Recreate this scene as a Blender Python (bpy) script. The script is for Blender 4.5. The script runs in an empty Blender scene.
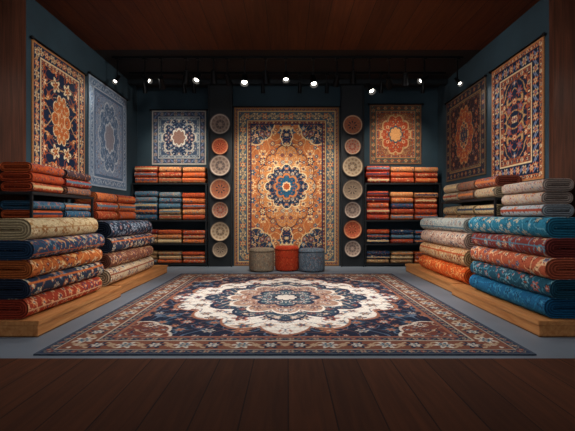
import bpy, bmesh, math
import numpy as np
from mathutils import Vector

scene = bpy.context.scene
scene.view_settings.view_transform = 'Standard'
scene.view_settings.look = 'None'

# ------------------------------------------------------------------ helpers
def C(h):
    h = h.lstrip('#')
    s = np.array([int(h[i:i+2], 16) / 255 for i in (0, 2, 4)])
    return np.where(s <= 0.04045, s / 12.92, ((s + 0.055) / 1.055) ** 2.4)

def link(ob, parent=None):
    scene.collection.objects.link(ob)
    if parent: ob.parent = parent
    return ob

def empty(name, loc=(0, 0, 0)):
    e = bpy.data.objects.new(name, None)
    e.location = loc
    e.empty_display_size = 0.2
    return link(e)

def new_mat(name):
    m = bpy.data.materials.new(name); m.use_nodes = True
    nt = m.node_tree
    return m, nt, nt.nodes['Principled BSDF']

def textile_mat():
    m, nt, b = new_mat('woven_wool')
    at = nt.nodes.new('ShaderNodeAttribute'); at.attribute_name = 'Col'
    tc = nt.nodes.new('ShaderNodeTexCoord')
    n = nt.nodes.new('ShaderNodeTexNoise'); n.inputs['Scale'].default_value = 60; n.inputs['Detail'].default_value = 4
    nt.links.new(tc.outputs['Object'], n.inputs['Vector'])
    mr = nt.nodes.new('ShaderNodeMapRange'); mr.inputs[1].default_value = .25; mr.inputs[2].default_value = .75
    mr.inputs[3].default_value = .72; mr.inputs[4].default_value = 1.25
    nt.links.new(n.outputs['Fac'], mr.inputs[0])
    vm = nt.nodes.new('ShaderNodeVectorMath'); vm.operation = 'SCALE'
    nt.links.new(at.outputs['Color'], vm.inputs[0]); nt.links.new(mr.outputs[0], vm.inputs['Scale'])
    nt.links.new(vm.outputs[0], b.inputs['Base Color'])
    n2 = nt.nodes.new('ShaderNodeTexNoise'); n2.inputs['Scale'].default_value = 250
    nt.links.new(tc.outputs['Object'], n2.inputs['Vector'])
    bp = nt.nodes.new('ShaderNodeBump'); bp.inputs['Strength'].default_value = .35; bp.inputs['Distance'].default_value = .004
    nt.links.new(n2.outputs['Fac'], bp.inputs['Height']); nt.links.new(bp.outputs[0], b.inputs['Normal'])
    b.inputs['Roughness'].default_value = .92
    b.inputs['Specular IOR Level'].default_value = .15
    return m
TEX = textile_mat()

def plain(name, col, rough=.6, metal=0, nscale=8, var=.25, bump=.1, spec=.4):
    m, nt, b = new_mat(name)
    c = C(col)
    tc = nt.nodes.new('ShaderNodeTexCoord')
    n = nt.nodes.new('ShaderNodeTexNoise'); n.inputs['Scale'].default_value = nscale; n.inputs['Detail'].default_value = 6
    nt.links.new(tc.outputs['Object'], n.inputs['Vector'])
    r = nt.nodes.new('ShaderNodeValToRGB')
    r.color_ramp.elements[0].position = .3; r.color_ramp.elements[1].position = .7
    r.color_ramp.elements[0].color = (*(c * (1 - var)), 1); r.color_ramp.elements[1].color = (*(c * (1 + var)), 1)
    nt.links.new(n.outputs['Fac'], r.inputs[0]); nt.links.new(r.outputs[0], b.inputs['Base Color'])
    bp = nt.nodes.new('ShaderNodeBump'); bp.inputs['Strength'].default_value = bump; bp.inputs['Distance'].default_value = .01
    nt.links.new(n.outputs['Fac'], bp.inputs['Height']); nt.links.new(bp.outputs[0], b.inputs['Normal'])
    b.inputs['Roughness'].default_value = rough; b.inputs['Metallic'].default_value = metal
    b.inputs['Specular IOR Level'].default_value = spec
    return m

def wood(name, dark, light, axis, grain, plank=.16, rough=.6):
    m, nt, b = new_mat(name)
    N = nt.nodes.new; Lk = nt.links.new
    tc = N('ShaderNodeTexCoord'); sx = N('ShaderNodeSeparateXYZ'); Lk(tc.outputs['Object'], sx.inputs[0])
    d = N('ShaderNodeMath'); d.operation = 'DIVIDE'; Lk(sx.outputs[axis], d.inputs[0]); d.inputs[1].default_value = plank
    fl = N('ShaderNodeMath'); fl.operation = 'FLOOR'; Lk(d.outputs[0], fl.inputs[0])
    fr = N('ShaderNodeMath'); fr.operation = 'FRACT'; Lk(d.outputs[0], fr.inputs[0])
    wn = N('ShaderNodeTexWhiteNoise'); wn.noise_dimensions = '1D'; Lk(fl.outputs[0], wn.inputs['W'])
    mp = N('ShaderNodeMapping'); sc = [14, 14, 14]; sc[grain] = 1.0; mp.inputs['Scale'].default_value = sc
    Lk(tc.outputs['Object'], mp.inputs[0])
    va = N('ShaderNodeVectorMath'); va.operation = 'ADD'; Lk(mp.outputs[0], va.inputs[0])
    vs = N('ShaderNodeVectorMath'); vs.operation = 'SCALE'; vs.inputs['Scale'].default_value = 30
    Lk(wn.outputs['Color'], vs.inputs[0]); Lk(vs.outputs[0], va.inputs[1])
    n = N('ShaderNodeTexNoise'); n.inputs['Scale'].default_value = 1.6; n.inputs['Detail'].default_value = 8
    n.inputs['Distortion'].default_value = .8; Lk(va.outputs[0], n.inputs['Vector'])
    r = N('ShaderNodeValToRGB'); r.color_ramp.elements[0].position = .3; r.color_ramp.elements[1].position = .72
    r.color_ramp.elements[0].color = (*C(dark), 1); r.color_ramp.elements[1].color = (*C(light), 1)
    Lk(n.outputs['Fac'], r.inputs[0])
    mr = N('ShaderNodeMapRange'); mr.inputs[3].default_value = .8; mr.inputs[4].default_value = 1.15; Lk(wn.outputs['Value'], mr.inputs[0])
    gt = N('ShaderNodeMath'); gt.operation = 'GREATER_THAN'; gt.inputs[1].default_value = .035; Lk(fr.outputs[0], gt.inputs[0])
    sm = N('ShaderNodeMapRange'); sm.inputs[3].default_value = .3; sm.inputs[4].default_value = 1; Lk(gt.outputs[0], sm.inputs[0])
    mu = N('ShaderNodeMath'); mu.operation = 'MULTIPLY'; Lk(mr.outputs[0], mu.inputs[0]); Lk(sm.outputs[0], mu.inputs[1])
    v2 = N('ShaderNodeVectorMath'); v2.operation = 'SCALE'; Lk(r.outputs[0], v2.inputs[0]); Lk(mu.outputs[0], v2.inputs['Scale'])
    Lk(v2.outputs[0], b.inputs['Base Color'])
    bp = N('ShaderNodeBump'); bp.inputs['Strength'].default_value = .3; bp.inputs['Distance'].default_value = .01
    Lk(mu.outputs[0], bp.inputs['Height']); Lk(bp.outputs[0], b.inputs['Normal'])
    b.inputs['Roughness'].default_value = rough
    b.inputs['Specular IOR Level'].default_value = .2
    return m

M_teal = plain('teal_plaster', '#243842', .85, nscale=1.5, var=.2)
M_pil = plain('dark_lacquer', '#0d1317', .6, nscale=2, var=.3)
M_black = plain('black_metal', '#0c0c0e', .45, .6, var=.1)
M_dark = plain('black_ceiling_paint', '#14100f', .8, var=.1)
M_shelf = plain('charcoal_shelf', '#121518', .55, var=.2)
M_floor = plain('polished_concrete', '#6c7681', .5, nscale=1.2, var=.15, bump=.03)
M_wceil = wood('wood_ceiling', '#48220e', '#5e2f14', 0, 1, .3)
M_wwall = wood('wood_panelling', '#321a10', '#553020', 1, 2, .17)
M_wfloor = wood('wood_floorboards', '#3c1d0c', '#4e2812', 0, 1, .26, .85)
M_oak = wood('oak_platform', '#a86a3a', '#cb9058', 2, 1, .4, .5)

def boxes(name, bl, mat, bevel=.004, parent=None, loc=(0, 0, 0)):
    bm = bmesh.new()
    for (x0, x1, y0, y1, z0, z1) in bl:
        r = bmesh.ops.create_cube(bm, size=1)
        for v in r['verts']:
            v.co = Vector((x0 + (v.co.x + .5) * (x1 - x0), y0 + (v.co.y + .5) * (y1 - y0), z0 + (v.co.z + .5) * (z1 - z0)))
    if bevel:
        bmesh.ops.bevel(bm, geom=bm.edges[:], offset=bevel, segments=2, affect='EDGES')
    me = bpy.data.meshes.new(name); bm.to_mesh(me); bm.free(); me.materials.append(mat)
    ob = bpy.data.objects.new(name, me); ob.location = loc
    return link(ob, parent)

def mesh_from(name, V, F, col=None, mat=TEX, smooth=True, parent=None, loc=(0, 0, 0), rot=0):
    me = bpy.data.meshes.new(name)
    me.from_pydata(V.tolist() if hasattr(V, 'tolist') else V, [], F.tolist() if hasattr(F, 'tolist') else F)
    if col is not None:
        a = me.color_attributes.new('Col', 'FLOAT_COLOR', 'POINT')
        buf = np.ones((len(col), 4), dtype=np.float32); buf[:, :3] = col
        a.data.foreach_set('color', buf.ravel())
    if smooth: me.polygons.foreach_set('use_smooth', [True] * len(me.polygons))
    me.materials.append(mat); me.update()
    ob = bpy.data.objects.new(name, me); ob.location = loc; ob.rotation_euler = (0, 0, rot)
    return link(ob, parent)

# ------------------------------------------------------------------ pattern painting (numpy, metres)
def waves(x, y, k, seed, n=9):
    r = np.random.RandomState(seed); out = np.zeros_like(x)
    for i in range(n):
        t = r.uniform(0, math.pi * 2); kk = k * r.uniform(.8, 1.2)
        out += np.cos(kk * (math.cos(t) * x + math.sin(t) * y) + r.uniform(0, 6.28))
    return out / math.sqrt(n / 2)

def hsh(a, b, s):
    v = np.sin(a * 127.1 + b * 311.7 + s * 74.7) * 43758.5453
    return v - np.floor(v)

def flowers(img, mask, x, y, s, seed, cols, fill=.42, dens=.85):
    for layer in (0, 1):
        ox = layer * .5 * s; oy = layer * .5 * s
        ix = np.floor((x + ox) / s); iy = np.floor((y + oy) / s)
        sd = seed + 5 * layer
        jx = (hsh(ix, iy, sd) - .5) * .25; jy = (hsh(ix, iy, sd + 1) - .5) * .25
        dx = ((x + ox) / s - ix - .5 - jx); dy = ((y + oy) / s - iy - .5 - jy)
        r = np.hypot(dx, dy); th = np.arctan2(dy, dx)
        npet = 5 + np.floor(hsh(ix, iy, sd + 2) * 3)
        R = fill * (1 if layer == 0 else .55) * (.55 + .45 * hsh(ix, iy, sd + 3))
        R = R * (.74 + .26 * np.cos(npet * th))
        on = mask & (hsh(ix, iy, sd + 4) < dens)
        c = hsh(ix, iy, sd + 6); K = len(cols)
        a = np.floor(c * K).astype(int) % K
        A = np.array(cols)
        m = on & (r < R); img[m] = A[a[m]]
        m = on & (r < R * .62); img[m] = A[(a[m] + 1) % K]
        m = on & (r < R * .28); img[m] = A[(a[m] + 2) % K]

def floral(img, mask, x, y, s, seed, vine, cols, fill=.42, lw=.16):
    w = waves(x, y, 5.2 / s, seed)
    m = mask & (np.abs(w) < lw); img[m] = vine[0]
    if len(vine) > 1:
        w2 = waves(x, y, 7.5 / s, seed + 3)
        m = mask & (np.abs(w2) < lw * .8); img[m] = vine[1]
    flowers(img, mask, x, y, s, seed, cols, fill)

def paint_rug(x, y, w, h, sp):
    img = np.zeros(x.shape + (3,)); ax = np.abs(x); ay = np.abs(y)
    bw = sp['bw']; fw = w / 2 - bw; fh = h / 2 - bw
    field = (ax < fw) & (ay < fh)
    img[:] = C(sp['field'])
    cc = [C(c) for c in sp['fcols']]
    floral(img, field, ax, ay, sp['fs'], sp['seed'], [C(c) for c in sp['vine']], cc, lw=sp.get('lw', .16), fill=sp.get('fill', .42))
    if 'corner' in sp:
        c = sp['corner']; cw, ch = c['size']
        u = (fw - ax) / cw; v = (fh - ay) / ch; rr = np.hypot(u, v); t2 = np.arctan2(v, u)
        rr = rr / (1 + .1 * np.abs(np.cos(t2 * 5)))
        m = field & (rr < 1.06); img[m] = C(c['line'])
        m = field & (rr < 1.0); img[m] = C(c['col'])
        floral(img, m, ax, ay, c['s'], sp['seed'] + 11, [C(k) for k in c['vine']], [C(k) for k in c['cols']])
    for i, md in enumerate(sp.get('med', [])):
        a, b, n, lob = md['a'], md['b'], md['n'], md['lob']
        p = md.get('p', 2)
        yy = np.abs(ay - md.get('cy', 0))
        rr = ((ax / a) ** p + (yy / b) ** p) ** (1 / p); t = np.arctan2(yy / b, ax / a)
        R = 1 - lob + lob * 2 * np.abs(np.cos(n * t / 2)) ** .7
        R = R + md.get('pt', 0) * (np.abs(np.sin(t)) ** 30)
        q = rr / R
        m = field & (q < 1.0); img[m] = C(md['line'])
        m = field & (q < 1 - md.get('lw', .05)); img[m] = C(md['col'])
        if 'cols' in md:
            floral(img, m, ax + .03 * i, ay + .02 * i, md['s'], sp['seed'] + 23 + i, [C(k) for k in md['vine']], [C(k) for k in md['cols']], lw=md.get('vl', .14), fill=md.get('fill', .42))
    dx = w / 2 - ax; dy = h / 2 - ay
    d = np.minimum(dx, dy); along = np.where(dx < dy, ay, ax)
    d0 = 0
    for bd in sp['bands']:
        t = bd['w'] * bw; d1 = d0 + t
        m = (d >= d0) & (d <= d1 + 1e-6); img[m] = C(bd['col'])
        if 'mot' in bd:
            p = t * bd.get('per', 1.4); mots = [C(k) for k in bd['mot']]
            b = (d - (d0 + t / 2)) / t
            mm = m & (np.abs(b - .3 * np.sin(2 * np.pi * along / p)) < .07); img[mm] = mots[-1]
            q = along / p; idx = np.floor(q); a = (q - idx - .5) * p / t
            r = np.hypot(a, b); tt = np.arctan2(b, a)
            R = .42 * (.75 + .25 * np.cos(6 * tt))
            mm = m & (r < R); sel = (idx.astype(int) % 2)
            M = np.array(mots)
            img[mm] = M[sel[mm] % len(mots)]
            mm = m & (r < R * .6); img[mm] = M[(sel[mm] + 1) % len(mots)]
            mm = m & (r < R * .25); img[mm] = M[(sel[mm] + 2) % len(mots)]
            mm = m & (np.abs(np.abs(a) - .5 * p / t) + np.abs(b) < .2); img[mm] = mots[-1]
        d0 = d1
    return img

def rug_mesh(name, w, h, spec, res, mapfn, thick=.014, ripple=0.0, parent=None):
    nx = int(w / res); ny = int(h / res)
    gx, gy = np.meshgrid(np.linspace(-w / 2, w / 2, nx + 1), np.linspace(-h / 2, h / 2, ny + 1))
    img = paint_rug(gx, gy, w, h, spec).reshape(-1, 3)
    x = gx.ravel(); y = gy.ravel()
    n = thick + ripple * (1 + np.sin(x * 7 + 1.3) * .6 + np.sin(x * 3.1 + y * .6) * .4)
    V = mapfn(x, y, n)
    i = np.arange(ny * (nx + 1)).reshape(ny, nx + 1)[:, :-1].ravel()
    F = np.stack([i, i + 1, i + nx + 2, i + nx + 1], 1)
    rim = np.concatenate([np.arange(nx), nx + np.arange(ny) * (nx + 1), (ny * (nx + 1) + nx) - np.arange(nx), (ny - np.arange(ny)) * (nx + 1)])
    Vb = mapfn(x[rim], y[rim], np.zeros(len(rim)))
    o = len(V); k = np.arange(len(rim)); k2 = (k + 1) % len(rim)
    F2 = np.stack([rim[k2], rim[k], o + k, o + k2], 1)
    V = np.concatenate([V, Vb]); F = np.concatenate([F, F2])
    img = np.concatenate([img, img[rim] * .6])
    return mesh_from(name, V, F, img, TEX, False, parent)

# ------------------------------------------------------------------ room shell
XW = 3.4; YF = 8.63; YB = 9.05; ZC = 4.0
boxes('floor', [(-XW, XW, 3.08, YB, -.1, 0)], M_floor, 0)
boxes('floor_wood', [(-XW, XW, -1.5, 3.08, -.1, 0)], M_wfloor, 0)
boxes('ceiling', [(-XW - .1, XW + .1, -1.5, 7.0, ZC, ZC + .1)], M_wceil, 0)
boxes('ceiling_dark', [(-XW - .1, XW + .1, 7.0, YB + .1, ZC, ZC + .1)], M_dark, 0)
boxes('wall_back', [(-XW - .1, XW + .1, YB, YB + .1, 0, ZC)], M_teal, 0)
boxes('wall_left', [(-XW - .1, -XW, 5.2, YB, 0, ZC)], M_teal, 0)
boxes('wall_right', [(XW, XW + .1, 5.2, YB, 0, ZC)], M_teal, 0)
boxes('wall_left_panelling', [(-XW - .1, -XW, -1.5, 5.2, 0, ZC)], M_wwall, 0)
boxes('wall_right_panelling', [(XW, XW + .1, -1.5, 5.2, 0, ZC)], M_wwall, 0)
boxes('wall_centre_panel', [(-1.19, 1.15, YF + .08, YB, 0, ZC)], M_teal, 0)
k = 1
for nm, a, b in (('wall_pilaster_left', -1.70, -1.19), ('wall_pilaster_right', 1.15, 1.64)):
    boxes(nm, [(a, b, YF - .02, YB, 0, ZC)], M_pil, .004)
    for q in (a, b - .018):
        boxes('trim_%d' % k, [(q, q + .018, YF - .09, YF - .02, 0, ZC - .1)], M_pil, .003); k += 1
boxes('trim_cornice', [(-XW, XW, YF - .14, YF - .02, ZC - .1, ZC)], M_pil, .005)
boxes('baseboard_left', [(-XW, -XW + .02, 5.2, YB, 0, .1)], M_pil, .003)
boxes('baseboard_right', [(XW - .02, XW, 5.2, YB, 0, .1)], M_pil, .003)

# ------------------------------------------------------------------ rugs
floor_spec = dict(seed=4, bw=.46, field='#141f34', fs=.28, lw=.10, fill=.36, vine=['#56687e', '#7a5044'], fcols=['#94503c', '#c0b4a4', '#34546a', '#9c7258'],
    corner=dict(size=(.42, .46), line='#c9beb0', col='#6e3a2e', s=.18, vine=['#b49e86', '#1c2a42'], cols=['#cfc4b4', '#1c2a42', '#a06a50', '#3c5c70']),
    med=[dict(a=1.44, b=1.60, n=16, lob=.07, p=1.5, line='#94604a', col='#ddd6cc', s=.3, lw=.03, vine=['#5d6f80', '#a8745e'], cols=['#8e4632', '#1c2a42', '#b8967c', '#34566c'], vl=.09, fill=.44),
         dict(a=.98, b=1.1, n=12, lob=.1, p=1.7, line='#1c2a42', col='#2c4254', s=.2, lw=.05, vine=['#bcb2a4', '#141f34'], cols=['#cfc6ba', '#94503c', '#1c2a42', '#b8967c']),
         dict(a=.7, b=.82, n=12, lob=.12, line='#d9d0c4', col='#a88672', s=.17, lw=.06, vine=['#6e3a2e', '#2f4658'], cols=['#8a4634', '#d9d0c4', '#26384e']),
         dict(a=.40, b=.48, n=8, lob=.14, line='#1c2a42', col='#34505e', s=.13, lw=.12, vine=['#cfc6ba'], cols=['#cfc6ba', '#1c2a42', '#94503c']),
         dict(a=.16, b=.19, n=8, lob=.15, line='#141f34', col='#cfc6ba', s=.1, lw=.2)],
    bands=[dict(w=.06, col='#434c5a'), dict(w=.15, col='#26354c', mot=['#a08c76', '#8a4c3c', '#7c7468']), dict(w=.03, col='#b0a290'),
           dict(w=.48, col='#784838', mot=['#1c2a42', '#c8beb0', '#3a5c70', '#aa9076'], per=1.1), dict(w=.03, col='#b0a290'),
           dict(w=.17, col='#1c2a42', mot=['#a08c76', '#8a4634', '#7c7468']), dict(w=.08, col='#8e5c48')])
rug_mesh('persian_floor_rug', 3.95, 4.36, floor_spec, .0095, lambda x, y, n: np.stack([x - .02, y + 5.32, n + .001], 1), .012)

centre_spec = dict(seed=9, bw=.38, field='#b0693c', fs=.21, lw=.12, vine=['#cfae7e', '#6e3e2a'], fcols=['#22344e', '#d4b888', '#8e3f22', '#426478'], fill=.46,
    corner=dict(size=(.44, .40), line='#cfb080', col='#203248', s=.15, vine=['#a88858', '#945030'], cols=['#cbae80', '#a5502a', '#6d8794']),
    med=[dict(a=.60, b=.80, n=14, lob=.09, line='#5a3428', col='#bc7c48', s=.15, lw=.03, vine=['#2f4660', '#d8c094'], cols=['#d8c094', '#1f304c', '#94441f', '#42687c'], pt=.1),
         dict(a=.13, b=.2, n=6, lob=.1, cy=1.08, line='#d8c094', col='#1f304c', s=.1, lw=.12, vine=['#a86a40'], cols=['#bc7c48', '#d8c094']),
         dict(a=.45, b=.46, n=12, lob=.1, line='#d8c094', col='#182a44', s=.12, lw=.06, vine=['#a0643c', '#426a80'], cols=['#b86a34', '#cfb488', '#426a80']),
         dict(a=.25, b=.26, n=8, lob=.14, line='#b87440', col='#265470', s=.1, lw=.16, vine=['#14203a'], cols=['#b86a34', '#182a44']),
         dict(a=.09, b=.095, n=8, lob=.14, line='#d8c094', col='#a5502a', lw=.3)],
    bands=[dict(w=.06, col='#7a5638'), dict(w=.16, col='#9c7048', mot=['#26405c', '#7e331c', '#26405c']), dict(w=.03, col='#c0a070'),
           dict(w=.5, col='#45545e', mot=['#a5603a', '#c0a67a', '#22344e', '#988464'], per=1.0), dict(w=.04, col='#c0a070'),
           dict(w=.15, col='#7e3e26', mot=['#1c2a44', '#c8aa78', '#1c2a44']), dict(w=.06, col='#1c2a44')])

def hang_back(cx, cz, yw):
    return lambda x, y, n: np.stack([x + cx, yw - n, y + cz], 1)
def hang_left(cy, cz):
    return lambda x, y, n: np.stack([-XW + n + .004, x + cy, y + cz], 1)
def hang_right(cy, cz):
    return lambda x, y, n: np.stack([XW - n - .004, -x + cy, y + cz], 1)

def rod(name, p0, p1, r=.014, parent=None):
    p0 = Vector(p0); p1 = Vector(p1); dv = p1 - p0
    bm = bmesh.new(); bmesh.ops.create_cone(bm, cap_ends=True, segments=14, radius1=r, radius2=r, depth=dv.length)
    for s in (-1, 1):
        q = bmesh.ops.create_uvsphere(bm, u_segments=10, v_segments=8, radius=r * 1.8)
        for v in q['verts']: v.co.z += s * dv.length / 2
    me = bpy.data.meshes.new(name); bm.to_mesh(me); bm.free(); me.materials.append(M_black)
    ob = bpy.data.objects.new(name, me); ob.location = (p0 + p1) / 2
    ob.rotation_euler = dv.to_track_quat('Z', 'Y').to_euler()
    return link(ob, parent)

def hanging(w, h, spec, res, mapfn, thick=.014, ripple=.004):
    e = empty('hanging_rug')
    rug_mesh('pile', w, h, spec, res, mapfn, thick, ripple, e)
    a = mapfn(np.array([-w / 2 - .03, w / 2 + .03]), np.array([h / 2 + .01] * 2), np.array([.03, .03]))
    rod('rail', a[0], a[1], parent=e)
    return e

hanging(2.28, 3.44, centre_spec, .0085, hang_back(-.02, 1.73, YF + .078))

lb_spec = dict(seed=31, bw=.2, field='#93a0a6', fs=.14, vine=['#4d5f70', '#b9b6ac'], fcols=['#2b3a52', '#bfbaad', '#6d8290', '#8d5a48'],
    corner=dict(size=(.28, .3), line='#a5a094', col='#3b4d64', s=.12, vine=['#8a949a'], cols=['#b5b0a4', '#7f929e', '#8d5a48']),
    med=[dict(a=.36, b=.42, n=10, lob=.1, line='#b5b0a4', col='#22304a', s=.12, lw=.08, vine=['#6f808b'], cols=['#b5b0a4', '#8fa0ab', '#94604c']),
         dict(a=.16, b=.19, n=8, lob=.14, line='#c5c0b4', col='#7f6258', lw=.2)],
    bands=[dict(w=.12, col='#a9a69c'), dict(w=.55, col='#3c4c60', mot=['#a5a094', '#7d5a48', '#7380a0']), dict(w=.1, col='#b9b6ac'), dict(w=.23, col='#7c8b94', mot=['#2b3a52', '#c9c6bc', '#2b3a52'])])
hanging(1.22, 1.22, lb_spec, .011, hang_back(-2.45, 2.86, YB - .002))
rb_spec = dict(seed=37, bw=.2, field='#a85a36', fs=.14, vine=['#b88a5a', '#54423c'], fcols=['#b89468', '#2f4854', '#843620', '#b87a48'],
    corner=dict(size=(.3, .36), line='#b89468', col='#7a4e38', s=.12, vine=['#b88a5a'], cols=['#2f4854', '#b89468', '#a5502c']),
    med=[dict(a=.32, b=.42, n=10, lob=.1, line='#b89468', col='#9a4026', s=.12, lw=.08, vine=['#b89468'], cols=['#2f4854', '#ccac82', '#8e3a22']),
         dict(a=.15, b=.18, n=8, lob=.14, line='#2f4854', col='#c08a56', lw=.2)],
    bands=[dict(w=.12, col='#7a5840'), dict(w=.55, col='#4c5048', mot=['#a96a3e', '#b89468', '#743724']), dict(w=.1, col='#b89468'), dict(w=.23, col='#984828', mot=['#2f4854', '#ccac82', '#2f4854'])])
hanging(1.16, 1.34, rb_spec, .011, hang_back(2.44, 2.93, YB - .002))
l1_spec = dict(seed=41, bw=.25, field='#17233a', fs=.3, lw=.15, vine=['#c09a6c', '#8a4a34'], fcols=['#c2683a', '#e0cca4', '#8e3a22', '#c98a50'], fill=.48,
    med=[dict(a=.22, b=.34, n=10, lob=.12, line='#e0cca4', col='#b5602f', s=.15, vine=['#d9c39a'], cols=['#d9c39a', '#1a2740', '#c98a50'])],
    bands=[dict(w=.1, col='#a87448'), dict(w=.58, col='#202e48', mot=['#b8643a', '#d9c39a', '#7a2f20', '#b58e62'], per=1.0), dict(w=.08, col='#d9c39a'), dict(w=.24, col='#9a5232', mot=['#24344e', '#d9c39a', '#24344e'])])
hanging(1.36, 1.86, l1_spec, .011, hang_left(5.98, 2.51))
l2_spec = dict(seed=43, bw=.22, field='#8294ac', fs=.17, vine=['#566c86', '#a6b2c0'], fcols=['#b0bcc8', '#4c627e', '#6c829c', '#8f7a78'],
    med=[dict(a=.42, b=.62, n=10, lob=.1, line='#b8c2cc', col='#5c7490', s=.15, lw=.06, vine=['#a6b2c0'], cols=['#b8c2cc', '#3d5068', '#8c9eb4']),
         dict(a=.2, b=.28, n=8, lob=.12, line='#b8c2cc', col='#8a8a94', lw=.15)],
    bands=[dict(w=.15, col='#9aa8b6'), dict(w=.55, col='#6a8098', mot=['#a8b4c0', '#425a78', '#a8b4c0']), dict(w=.1, col='#b0bac4'), dict(w=.2, col='#506884')])
hanging(1.56, 1.9, l2_spec, .012, hang_left(7.6, 2.57))
r1_spec = dict(seed=47, bw=.36, field='#16243c', fs=.26, lw=.15, vine=['#b89060', '#7a4432'], fcols=['#c2683a', '#e0cca4', '#a5482c', '#4d6a84'], fill=.48,
    bands=[dict(w=.06, col='#a5744c'), dict(w=.18, col='#b0683c', mot=['#1a2740', '#e0caa0', '#1a2740']), dict(w=.46, col='#15223a', mot=['#b8643a', '#c8b088', '#a5482c', '#6c7894'], per=1.0), dict(w=.05, col='#d9c39a'), dict(w=.25, col='#a05432', mot=['#1a2740', '#e0caa0', '#1a2740'])])
hanging(1.34, 1.88, r1_spec, .011, hang_right(5.95, 2.53))
r2_spec = dict(seed=53, bw=.22, field='#33262a', fs=.2, lw=.12, vine=['#7a4e3c', '#2c3644'], fcols=['#8a4228', '#947250', '#2a3850'],
    med=[dict(a=.36, b=.52, n=10, lob=.1, line='#a07850', col='#94482a', s=.15, vine=['#b08a5c', '#2a3850'], cols=['#b08a5c', '#2a3850', '#b85c34']),
         dict(a=.18, b=.24, n=8, lob=.12, line='#c9ab7c', col='#2a3448', s=.12, vine=['#b08a5c'], cols=['#b08a5c', '#a5502c'])],
    bands=[dict(w=.12, col='#62503e'), dict(w=.55, col='#1f2736', mot=['#84462a', '#847250', '#402a2e']), dict(w=.1, col='#806444'), dict(w=.23, col='#502e24', mot=['#847250', '#2a3850', '#847250'])])
hanging(1.66, 1.66, r2_spec, .012, hang_right(7.66, 2.64))

# ------------------------------------------------------------------ folded / rolled textiles
def profile(D, H, n, e=2.7):
    a = np.linspace(0, 2 * np.pi, 400)
    cx = np.cos(a); sz = np.sin(a)
    y = D / 2 * np.sign(cx) * np.abs(cx) ** (2 / e); z = H / 2 * np.sign(sz) * np.abs(sz) ** (2 / e)
    s = np.concatenate([[0], np.cumsum(np.hypot(np.diff(y), np.diff(z)))])
    q = np.linspace(0, s[-1], n + 1)[:-1]
    return np.interp(q, s, y), np.interp(q, s, z), q / s[-1], s[-1]

def textile(L, D, H, st, seed, nl=30, npf=28, plies=4, e=2.7, wob=.012, rnd=2.3):
    rs = np.random.RandomState(seed)
    py, pz, q, per = profile(D, H, npf, e)
    core = max(0, D / 2 - H * .55)
    sg_ = np.sign(py); t = np.abs(pz) / (H / 2)
    fy = sg_ * (core + (D / 2 - core) * np.sqrt(np.clip(1 - t ** rnd, 0, 1)))
    side = np.abs(py) > core
    py = np.where(side, fy, py); pz = np.where(side, pz, np.sign(pz) * np.maximum(np.abs(pz), H / 2 * .985))
    s = np.concatenate([[0], np.cumsum(np.hypot(np.diff(py), np.diff(pz)))])
    tot = s[-1] + math.hypot(py[0] - py[-1], pz[0] - pz[-1])
    qq = np.linspace(0, tot, npf + 1)[:-1]
    py2 = np.append(py, py[0]); pz2 = np.append(pz, pz[0]); s2 = np.append(s, tot)
    py, pz = np.interp(qq, s2, py2), np.interp(qq, s2, pz2); q = qq / tot; per = tot
    xs = np.linspace(-L / 2, L / 2, nl)
    X, Qi = np.meshgrid(xs, np.arange(npf), indexing='ij')
    ph = rs.uniform(0, 6.28, 6)
    ang = q[Qi] * 2 * np.pi
    f = 1 + wob * (np.sin(X * 5 / max(L, .4) + ph[0]) + .6 * np.sin(X * 11 / max(L, .4) + 2 * ang + ph[1])) / (H / .2) ** .3
    sidey = np.sin(X * 4 / max(L, .4) + ph[2]) * wob * .6
    Y = py[Qi] * f + sidey
    Z = pz[Qi] * (1 + wob * .5 * np.sin(X * 6 / max(L, .4) + ph[3]))
    base = C(st['base']); img = np.zeros(X.shape + (3,)); img[:] = base
    v = (q[Qi] - .5) * per
    full = np.ones(X.shape, bool)
    if st.get('s'):
        floral(img, full, X + seed, v + seed * .37, st['s'], seed, [C(k) for k in st['vine']], [C(k) for k in st['cols']], lw=st.get('lw', .15), fill=st.get('fill', .46))
    for (v0, v1, c) in st.get('stripes', []):
        m = (v / H > v0) & (v / H < v1); img[m] = C(c)
    for (per_, wd, c) in st.get('cross', []):
        m = (np.mod(X + seed * .013, per_) < wd); img[m] = C(c)
    V = [np.stack([X.ravel(), Y.ravel(), Z.ravel() + H / 2], 1)]; col = [img.reshape(-1, 3)]
    i = np.arange(nl - 1)[:, None] * npf; j = np.arange(npf)[None, :]; j2 = (j + 1) % npf
    F = [np.stack([(i + j).ravel(), (i + j2).ravel(), (i + npf + j2).ravel(), (i + npf + j).ravel()], 1)]
    off = nl * npf
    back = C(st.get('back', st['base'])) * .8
    jj = np.arange(npf); jj2 = (jj + 1) % npf
    ns = plies * 4
    for end, row, sg in ((0, 0, -1), (1, nl - 1, 1)):
        prev = row * npf + jj; yc = Y[row]; zc = Z[row]
        for k in range(1, ns + 1):
            s_ = 1 - k / (ns + .6); dep = sg * (.010 - .022 * (.5 - .5 * math.cos(2 * math.pi * k / 4)))
            seg = D / 2 - H / 2
            cyv = np.clip(yc, -seg, seg) if seg > 0 else 0 * yc
            yy = cyv + (yc - cyv) * s_ if seg > 0 else yc * s_
            zz = zc * s_
            V.append(np.stack([np.full(npf, xs[row] + dep), yy, zz + H / 2], 1))
            shade = base if k % 4 in (0, 1) else back * (.35 if k % 4 == 2 else .8)  # gap shade between plies is put into the colour, darkest in the grooves
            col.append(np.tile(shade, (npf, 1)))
            cur = off + jj
            F.append(np.stack([prev[jj], prev[jj2], cur[jj2], cur[jj]], 1))
            prev = cur; off += npf
    return np.concatenate(V), np.concatenate(F), np.concatenate(col)

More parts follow.
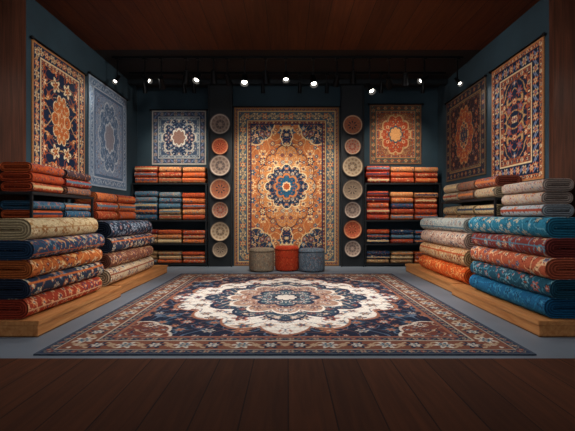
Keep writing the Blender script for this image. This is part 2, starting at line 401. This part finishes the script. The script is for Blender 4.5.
def S(base, cols=None, vine=None, s=.11, **k):
    d = dict(base=base, back=k.pop('back', base)); d.update(k)
    if cols: d.update(s=s, cols=cols, vine=vine or [cols[0]])
    return d

creamS = S('#c9b48c', ['#a4764a', '#dccaa4', '#8f6038'], ['#a98455'], .16, stripes=[(-.1, -.02, '#a4764a')])
bluered = S('#2b4560', ['#c25f34', '#dcc296', '#5d8494'], ['#c99a68', '#8e3e2c'], .15, stripes=[(.2, .3, '#c2683a')])
orangeS = S('#c26a36', ['#24385a', '#e8d0a4', '#7e2f1e'], ['#e8bc7c', '#6e3424'], .17)
darkS = S('#2c3648', ['#b5602f', '#d4c09a', '#5a7a90'], ['#a56a48'], .15, stripes=[(-.3, -.2, '#b5602f')])
redS = S('#9e3c28', ['#dcb88c', '#26385a', '#cf7444'], ['#dcaa7c'], .15, stripes=[(.1, .16, '#dcb88c')])
navyS = S('#1b2636', ['#4d647a', '#945a44', '#9aa4b0'], ['#40566e'], .14)
brownS = S('#7a4a3a', ['#d4b088', '#32405a', '#b56a44'], ['#c99e70'], .15)
paleS = S('#c4ad8e', ['#8a4a34', '#d8caae', '#3d5468'], ['#a06a4c'], .15, stripes=[(-.2, -.12, '#8a4a34')])
tealS = S('#2b7894', ['#8cb8c2', '#17465c', '#c8b48e'], ['#68a4b6', '#17506a'], .17)
winS = S('#7e3630', ['#4a8498', '#d4b088', '#b85440'], ['#5a90a2'], .15, stripes=[(-.1, .0, '#4a8498')])
terraS = S('#b85c40', ['#e4c49a', '#3a6c8a', '#7e2e24'], ['#e4b484'], .16)
deepteal = S('#215064', ['#b85a3a', '#7ca8b4', '#12323f'], ['#4c8498'], .15)
blueS = S('#1c5c84', ['#3a82a4', '#143f60', '#2c7096'], ['#2a7aa2'], .18)
greyS = S('#9fa29a', ['#4d7080', '#c4beae', '#8a5a4a'], ['#6d8088'], .14, stripes=[(.1, .2, '#4d7080')])
pinkS = S('#b89a88', ['#7e4a40', '#d9c8b0', '#4d6070'], ['#8e5a4c'], .14)
sandO = S('#bd966a', ['#a84a28', '#dcc8a0', '#6a4030'], ['#a85a34'], .14, stripes=[(-.25, -.15, '#a84a28')])
fireS = S('#c9521e', ['#e8a868', '#7e2a18', '#e48040'], ['#e09858'], .15)

def big_stack(styles, y0, y1, side, xface, D, z0, H, seed, shrink=0.0):
    L = y1 - y0; cy = (y0 + y1) / 2
    cx = side * (xface + D / 2)
    e = empty('folded_rug_stack', (cx, cy, z0))
    z = .004; rs = np.random.RandomState(seed)
    for i, st in enumerate(styles):
        h = H * rs.uniform(.93, 1.09)
        l = L - abs(rs.uniform(0, .1)) - shrink * i
        V, F, c = textile(l, D * rs.uniform(.94, 1.0), h, st, seed * 10 + i, nl=int(l / .012), npf=120, plies=4, e=3.4, wob=.024)
        rot = math.pi / 2 if side < 0 else -math.pi / 2
        mesh_from('folded_rug', V, F, c, TEX, True, e, (rs.uniform(-.018, .018), rs.uniform(-.02, .02), z), rot + rs.uniform(-.012, .012))
        z += h * .975
    return e

PZ = .15
big_stack([redS, darkS, orangeS, bluered, creamS], 3.62, 5.08, -1, 2.32, .56, PZ, .190, 1)
big_stack([paleS, brownS, darkS, navyS], 5.35, 7.15, -1, 2.36, .52, PZ, .222, 2, .05)
big_stack([blueS, deepteal, terraS, winS, tealS], 3.62, 5.2, 1, 2.34, .56, PZ, .190, 3)
big_stack([fireS, sandO, pinkS, greyS], 5.4, 7.3, 1, 2.38, .52, PZ, .222, 4, .03)

def platform(x0, x1, y0, y1):
    return boxes('display_platform', [(x0, x1, y0, y1, .11, PZ), (x0 + .015, x0 + .05, y0 + .01, y1 - .01, 0, .11), (x1 - .05, x1 - .015, y0 + .01, y1 - .01, 0, .11),
        (x0 + .05, x1 - .05, y0 + .01, y0 + .05, 0, .11), (x0 + .05, x1 - .05, y1 - .05, y1 - .01, 0, .11)], M_oak, .004)
platform(-2.915, -2.24, 3.6, 5.42); platform(-2.915, -2.30, 5.48, 7.7)
platform(2.26, 2.915, 3.6, 5.55); platform(2.32, 2.915, 5.6, 7.9)

def shelf_unit(x0, x1, y0, y1, zs, ztop, posts, name='display_shelf'):
    bl = []
    for z in zs: bl.append((x0, x1, y0, y1, z - .03, z))
    for (px, py) in posts: bl.append((px - .015, px + .015, py - .015, py + .015, 0, ztop))
    return boxes(name, bl, M_shelf, .003)

oran = ['#b5532a', '#a84424', '#c06a3a', '#963a22', '#b87a4c']
reds = ['#8e2c20', '#a23a26', '#742218', '#b0502f']
blues = ['#24405a', '#33566e', '#1d3048', '#48687a', '#5d7480']
beig = ['#a88e68', '#8c6c4a', '#b49e78', '#7e6044']
def small(cols, rs):
    b = cols[rs.randint(len(cols))]
    alt = ['#c0a478', '#1f2f44', '#8e3a24', '#4d6a7a', '#b96a3a']
    r = rs.permutation(alt)
    st = S(b, [r[0], r[1], cols[rs.randint(len(cols))]], [r[2]], rs.uniform(.06, .09), lw=.12, fill=.38)
    if rs.rand() < .5: st['stripes'] = [(-.15, .05, r[0])]
    return st

def shelf_goods(name, cells, rot=0):
    Vs, Fs, Cs = [], [], []; o = 0
    for (cx, cy, z, L, D, H, n, pal, seed) in cells:
        rs = np.random.RandomState(seed); h = H / n; zz = z + .002
        for i in range(n):
            hh = h * rs.uniform(.97, 1.0)
            V, F, c = textile(L * rs.uniform(.9, .99), D * rs.uniform(.93, 1), hh, small(pal, rs), seed * 7 + i, nl=max(24, int(L / .015)), npf=56, plies=2 if H / n < .13 else 3, e=3.2, wob=.01)
            V = V.copy(); ca, sa = math.cos(rot), math.sin(rot)
            x = V[:, 0] * ca - V[:, 1] * sa + cx; y = V[:, 0] * sa + V[:, 1] * ca + cy
            V[:, 0] = x + (rs.uniform(-.008, .008)); V[:, 1] = y; V[:, 2] += zz
            Vs.append(V); Fs.append(F + o); Cs.append(c); o += len(V); zz += hh
    return mesh_from(name, np.concatenate(Vs), np.concatenate(Fs), np.concatenate(Cs))

rows = [(1.80, .38, 3), (1.00, .64, 5), (.49, .31, 3), (.06, .27, 3)]
palL = [[oran, oran + beig, oran], [blues, blues + beig, oran], [reds + beig, beig + oran, oran], [beig, oran + beig, oran]]
palR = [[reds, reds + oran, oran], [reds, oran + blues, oran], [blues + oran, oran + blues, blues], [beig + blues, beig, oran + beig]]
for (x0, x1, pal, sd) in ((-3.36, -1.74, palL, 100), (1.67, 3.30, palR, 200)):
    shelf_unit(x0, x1, YF - .02, YB - .01, [r[0] for r in rows], 1.80, [(x0 + .015, YF), (x1 - .015, YF), (x0 + .015, YB - .04), (x1 - .015, YB - .04)])
    cells = []; cw = (x1 - x0 - .06) / 3
    for ri, (z, h, n) in enumerate(rows):
        for ci in range(3):
            cells.append((x0 + .03 + cw * (ci + .5), YF + .2, z, cw - .02, .36, h * (1 - .06 * ((ci * 7 + ri * 3) % 3) / 2), n, pal[ri][ci], sd + ri * 3 + ci))
    shelf_goods('folded_textiles', cells)

def side_shelf(side, y0, y1, zs, goods, seed):
    xa, xb = (-3.38, -2.95) if side < 0 else (2.95, 3.38)
    boxes('display_shelf', [(xa, xb, y0, y1, z - .035, z) for z in zs] + [(a - .015, a + .015, b - .015, b + .015, 0, max(zs)) for a in (xa + .02, xb - .02) for b in (y0 + .02, y1 - .02)], M_shelf, .003)
    cells = []
    k = 0
    for (z, H, n, L, pal) in goods:
        cnt = max(1, round((y1 - y0) / L)); w = (y1 - y0 - .04) / cnt
        for i in range(cnt):
            cells.append((side * 3.165, y0 + .02 + w * (i + .5), z, w - .03, .4, H, n, pal, seed + k)); k += 1
    shelf_goods('folded_textiles', cells, math.pi / 2 if side < 0 else -math.pi / 2)
side_shelf(-1, 4.62, 6.1, [1.38, .95, .5], [(1.38, .35, 3, .8, reds + oran + ['#7a5444', '#4a3434']), (.95, .33, 3, .8, blues + oran), (.5, .3, 2, .8, beig + blues)], 300)
side_shelf(-1, 6.2, 7.9, [1.02, .5], [(1.02, .46, 3, .85, oran), (.5, .35, 2, .85, blues)], 330)
side_shelf(1, 4.62, 5.62, [1.08, .55], [(1.08, .46, 3, 1.0, ['#a8968a', '#b9a894', '#9aa2a6', '#94655a']), (.55, .35, 2, 1.0, blues)], 360)
side_shelf(1, 5.7, 7.7, [1.36, .95, .5], [(1.36, .32, 2, .66, ['#9c7c58', '#7a5a48', '#8a4a3a', '#a8947a']), (.95, .32, 2, .66, beig + ['#6a4a3c']), (.5, .3, 2, .66, reds)], 390)

# ------------------------------------------------------------------ decorative plates
def plate(name, x, z, r, cols, seed):
    prof = [(0, .012), (.35, .012), (.55, .016), (.72, .03), (.9, .052), (1.0, .062), (1.0, .054), (.88, .040), (.7, .016), (.5, .0), (0, 0)]
    pr = []
    for a, b in zip(prof[:-1], prof[1:]):
        for t in np.linspace(0, 1, 7)[:-1]: pr.append((a[0] + (b[0] - a[0]) * t, a[1] + (b[1] - a[1]) * t))
    pr = pr[1:] ; ns = 72
    V = [(x, YF - .023 - .012, z)]; col = [C(cols[0])]
    for (a, b) in pr:
        for k in range(ns):
            t = 2 * math.pi * k / ns
            V.append((x + a * r * math.cos(t), YF - .023 - b, z + a * r * math.sin(t)))
            band = 0 if a < .2 else (1 if (a < .42 and math.cos(8 * t + seed) > 0) else 3 if a < .46 else (0 if a < .6 else (3 if (a < .8 and math.cos(12 * t) > .2) else (0 if a < .82 else (2 if a < .93 else 1)))))
            col.append(C(cols[band]))
    F = [(0, 1 + (k + 1) % ns, 1 + k) for k in range(ns)]
    for i in range(len(pr) - 1):
        for k in range(ns):
            a = 1 + i * ns + k; b = 1 + i * ns + (k + 1) % ns
            F.append((a, b, b + ns, a + ns))
    mesh_from(name, V, F, np.array(col))
pc = [['#8a786c', '#544c4a', '#b0a294', '#746258'], ['#a04e38', '#6a3424', '#c08c68', '#b5603f'], ['#9a8678', '#5e5654', '#baa898', '#7c6a60'],
      ['#925c48', '#463a3c', '#bc9a7c', '#a56242'], ['#8e7060', '#544240', '#b4967a', '#9c5640'], ['#a6927a', '#685a4e', '#c4ae90', '#8c745a'], ['#806f5e', '#4c423e', '#a89680', '#8c7864']]
for (px, lst) in ((-1.445, [(3.06, .225), (2.58, .18), (2.17, .228), (1.67, .232), (1.22, .18), (.76, .21), (.37, .17)]),
                  (1.395, [(3.04, .22), (2.58, .18), (2.15, .222), (1.65, .222), (1.22, .18), (.8, .2), (.39, .18)])):
    for i, (z, r) in enumerate(lst):
        plate('decorative_plate', px, z, r, pc[(i + (0 if px < 0 else 3)) % 7], i)

# ------------------------------------------------------------------ ottomans
def ottoman(x, y, r, h, st, seed):
    e = empty('ottoman', (x, y, 0))
    prof = [(.0, .03), (.8, .03), (.93, .035), (.98, .06), (1.0, .1), (1.015, .3), (1.02, .5), (1.015, .7), (1.0, .84), (1.03, .865), (1.035, .885), (1.0, .905), (.97, .95), (.9, .985), (.7, 1.0), (.4, 1.005), (.12, .995), (.03, .98), (0, .975)]
    P = []
    for a, b in zip(prof[:-1], prof[1:]):
        m = 6
        for t in np.linspace(0, 1, m + 1)[:-1]: P.append((a[0] + (b[0] - a[0]) * t, a[1] + (b[1] - a[1]) * t))
    P = np.array(P[1:] + [prof[-1]]); ns = 160
    T = np.linspace(0, 2 * np.pi, ns, endpoint=False)
    A, B = np.meshgrid(np.arange(len(P)), T, indexing='ij')
    rad = P[A, 0] * r * (1 + .006 * np.cos(B * 12)); zz = P[A, 1] * h
    V = np.stack([rad * np.cos(B), rad * np.sin(B), zz], -1)
    u = B * r; v = zz; top = P[A, 1] > .93
    uu = np.where(top, V[..., 0], u); vv = np.where(top, V[..., 1], v)
    img = np.zeros(A.shape + (3,)); img[:] = C(st['base'])
    if st.get('s'): floral(img, np.ones(A.shape, bool), uu + 3, vv + 3, st['s'], seed, [C(k) for k in st['vine']], [C(k) for k in st['cols']])
    pip = (P[A, 1] > .855) & (P[A, 1] < .895); img[pip] = C(st['base']) * .5
    i = np.arange(len(P) - 1)[:, None] * ns; j = np.arange(ns)[None, :]; j2 = (j + 1) % ns
    F = np.stack([(i + j).ravel(), (i + j2).ravel(), (i + ns + j2).ravel(), (i + ns + j).ravel()], 1)
    mesh_from('upholstery', V.reshape(-1, 3), F, img.reshape(-1, 3), TEX, True, e)
    bm = bmesh.new(); q = bmesh.ops.create_uvsphere(bm, u_segments=16, v_segments=8, radius=.02)
    for w in q['verts']: w.co.z = w.co.z * .5 + h * .985
    me = bpy.data.meshes.new('button'); bm.to_mesh(me); bm.free(); me.materials.append(M_shelf); link(bpy.data.objects.new('button', me), e)
    bm = bmesh.new()
    for k in range(4):
        q = bmesh.ops.create_cone(bm, cap_ends=True, segments=12, radius1=.015, radius2=.022, depth=.03)
        for w in q['verts']: w.co += Vector((math.cos(k * 1.571 + .78) * r * .7, math.sin(k * 1.571 + .78) * r * .7, .015))
    me = bpy.data.meshes.new('feet'); bm.to_mesh(me); bm.free(); me.materials.append(M_shelf); link(bpy.data.objects.new('feet', me), e)
ottoman(-.51, 7.93, .245, .46, S('#8a7a66', ['#a8967a', '#5a5a58', '#8a6048'], ['#6a6458'], .06), 61)
ottoman(-.01, 8.02, .235, .49, S('#b03a20', ['#c25a34', '#8a2a18', '#b84a2a'], ['#8a2c1a'], .08), 62)
ottoman(.48, 7.93, .255, .45, S('#566470', ['#86929a', '#3c4a58', '#7e5a50'], ['#7a8690'], .06), 63)

# ------------------------------------------------------------------ track lights
M_glow, nt, b = new_mat('lamp_lens')
b.inputs['Emission Color'].default_value = (1, .93, .82, 1); b.inputs['Emission Strength'].default_value = 9

def fixture(x, y, z, target, energy, size=55, col=(1, .88, .74), name='track_spotlight', ztrack=ZC - .035, sc=1.0):
    e = empty(name, (x, y, z))
    d = (Vector(target) - Vector((x, y, z))).normalized(); q = d.to_track_quat('-Z', 'Y')
    bm = bmesh.new()
    bmesh.ops.create_cone(bm, cap_ends=True, segments=24, radius1=.055 * sc, radius2=.042 * sc, depth=.16)
    r2 = bmesh.ops.create_cone(bm, cap_ends=False, segments=24, radius1=.064 * sc, radius2=.055 * sc, depth=.06)
    for v in r2['verts']: v.co.z -= .11
    me = bpy.data.meshes.new('can'); bm.to_mesh(me); bm.free(); me.materials.append(M_black)
    can = link(bpy.data.objects.new('can', me), e); can.rotation_euler = q.to_euler()
    bm = bmesh.new(); c = bmesh.ops.create_uvsphere(bm, u_segments=16, v_segments=8, radius=.045 * sc)
    for v in c['verts']: v.co.z = v.co.z * .45 - .092
    me = bpy.data.meshes.new('lens'); bm.to_mesh(me); bm.free(); me.materials.append(M_glow)
    ln = link(bpy.data.objects.new('lens', me), e); ln.rotation_euler = q.to_euler()
    top = ztrack - z
    boxes('stem', [(-.01, .01, -.01, .01, .03, top), (-.03, .03, -.05, .05, top - .03, top)], M_black, .002, e)
    l = bpy.data.lights.new('lamp', 'SPOT'); l.energy = energy; l.spot_size = math.radians(size); l.spot_blend = .9
    l.color = col; l.shadow_soft_size = .07
    lo = link(bpy.data.objects.new('lamp', l), e); lo.location = d * .16; lo.rotation_euler = q.to_euler()
def track(y, x0=-3.2, x1=3.2):
    boxes('ceiling_track', [(x0, x1, y - .02, y + .02, ZC - .035, ZC)], M_black, .003)
YT = 7.3
track(YT)
warm = (1, .9, .78); soft = (1, .94, .88)
for (x, z, tgt, en) in [(-2.3, 3.55, (-2.45, 9, 2.4), 150), (-1.85, 3.66, (-2.5, 8.7, 1.0), 170),
                        (-1.1, 3.62, (-.6, 8.7, 1.9), 120), (-.4, 3.66, (-.2, 8.7, .8), 170), (.9, 3.6, (.5, 8.7, 1.4), 130), (1.2, 3.66, (1.4, 8.7, 1.3), 100),
                        (1.85, 3.55, (2.45, 9, 2.4), 150), (2.15, 3.62, (2.5, 8.7, 1.0), 170), (-1.35, 3.66, (-1.45, 8.7, 1.3), 90)]:
    fixture(x, YT, z, tgt, en, 62, warm)
for (x, z, tgt, en, sc) in [(-3.1, 3.6, (-3.3, 6.0, 2.3), 30, .7), (-2.6, 3.6, (2.4, 5.2, .6), 60, .75), (-1.63, 3.64, (-2.35, 5.2, .5), 110, 1), (-.78, 3.6, (-.8, 5.0, 0), 80, 1.1), (-.03, 3.66, (0, 5.2, 0), 80, .95),
                        (.47, 3.58, (.8, 5.2, 0), 80, 1.1), (1.5, 3.44, (2.35, 5.2, .5), 110, 1), (2.5, 3.6, (-2.4, 5.2, .6), 60, .75), (3.1, 3.56, (3.3, 6.0, 2.3), 30, .7)]:
    fixture(x, YT, z, tgt, en, 70, soft, sc=sc)
track(8.1)
for x in (-2.9, -2.1, -1.9, -.5, .25, .8, 1.9, 2.75):
    fixture(x, 8.1, 3.72, (x * .97, 8.7, 1.5), 8, 60, warm, sc=.7)
track(4.4)  # added track out of view, its spots brighten floor rug, stacks and walls
for (x, tgt, en, sz) in [(-2.4, (2.4, 4.6, .5), 300, 60), (-1.6, (2.5, 6.6, .6), 340, 60), (-1.1, (3.4, 6.6, 2.4), 260, 65), (-.5, (-.3, 5.0, 0), 150, 75), (.5, (.4, 6.0, 0), 150, 75),
                     (1.1, (-3.4, 6.6, 2.4), 320, 65), (1.6, (-2.5, 6.6, .6), 340, 60), (2.4, (-2.4, 4.6, .5), 300, 60), (0, (0, 8.7, 1.3), 170, 60)]:
    fixture(x, 4.4, 3.7, tgt, en, sz, soft)

l = bpy.data.lights.new('added_fill_light', 'AREA'); l.shape = 'RECTANGLE'; l.size = 4; l.size_y = 1.2; l.energy = 70; l.color = (.95, .97, 1)  # added soft fill below the ceiling, not a fixture of the shop
lo = link(bpy.data.objects.new('added_fill_light', l)); lo.location = (0, 3.4, ZC - .05)
lo.rotation_euler = (math.radians(28), 0, 0)

w = bpy.data.worlds.new('World'); scene.world = w; w.use_nodes = True
bg = w.node_tree.nodes['Background']; bg.inputs[0].default_value = (.9, .93, 1, 1); bg.inputs[1].default_value = .75

# ------------------------------------------------------------------ camera
cam = bpy.data.cameras.new('camera'); cam.sensor_width = 36; cam.lens = 400 / 575 * 36; cam.clip_start = .05
co = link(bpy.data.objects.new('camera', cam)); co.location = (0, 0, 1.1); co.rotation_euler = (math.pi / 2, 0, 0)
scene.camera = co
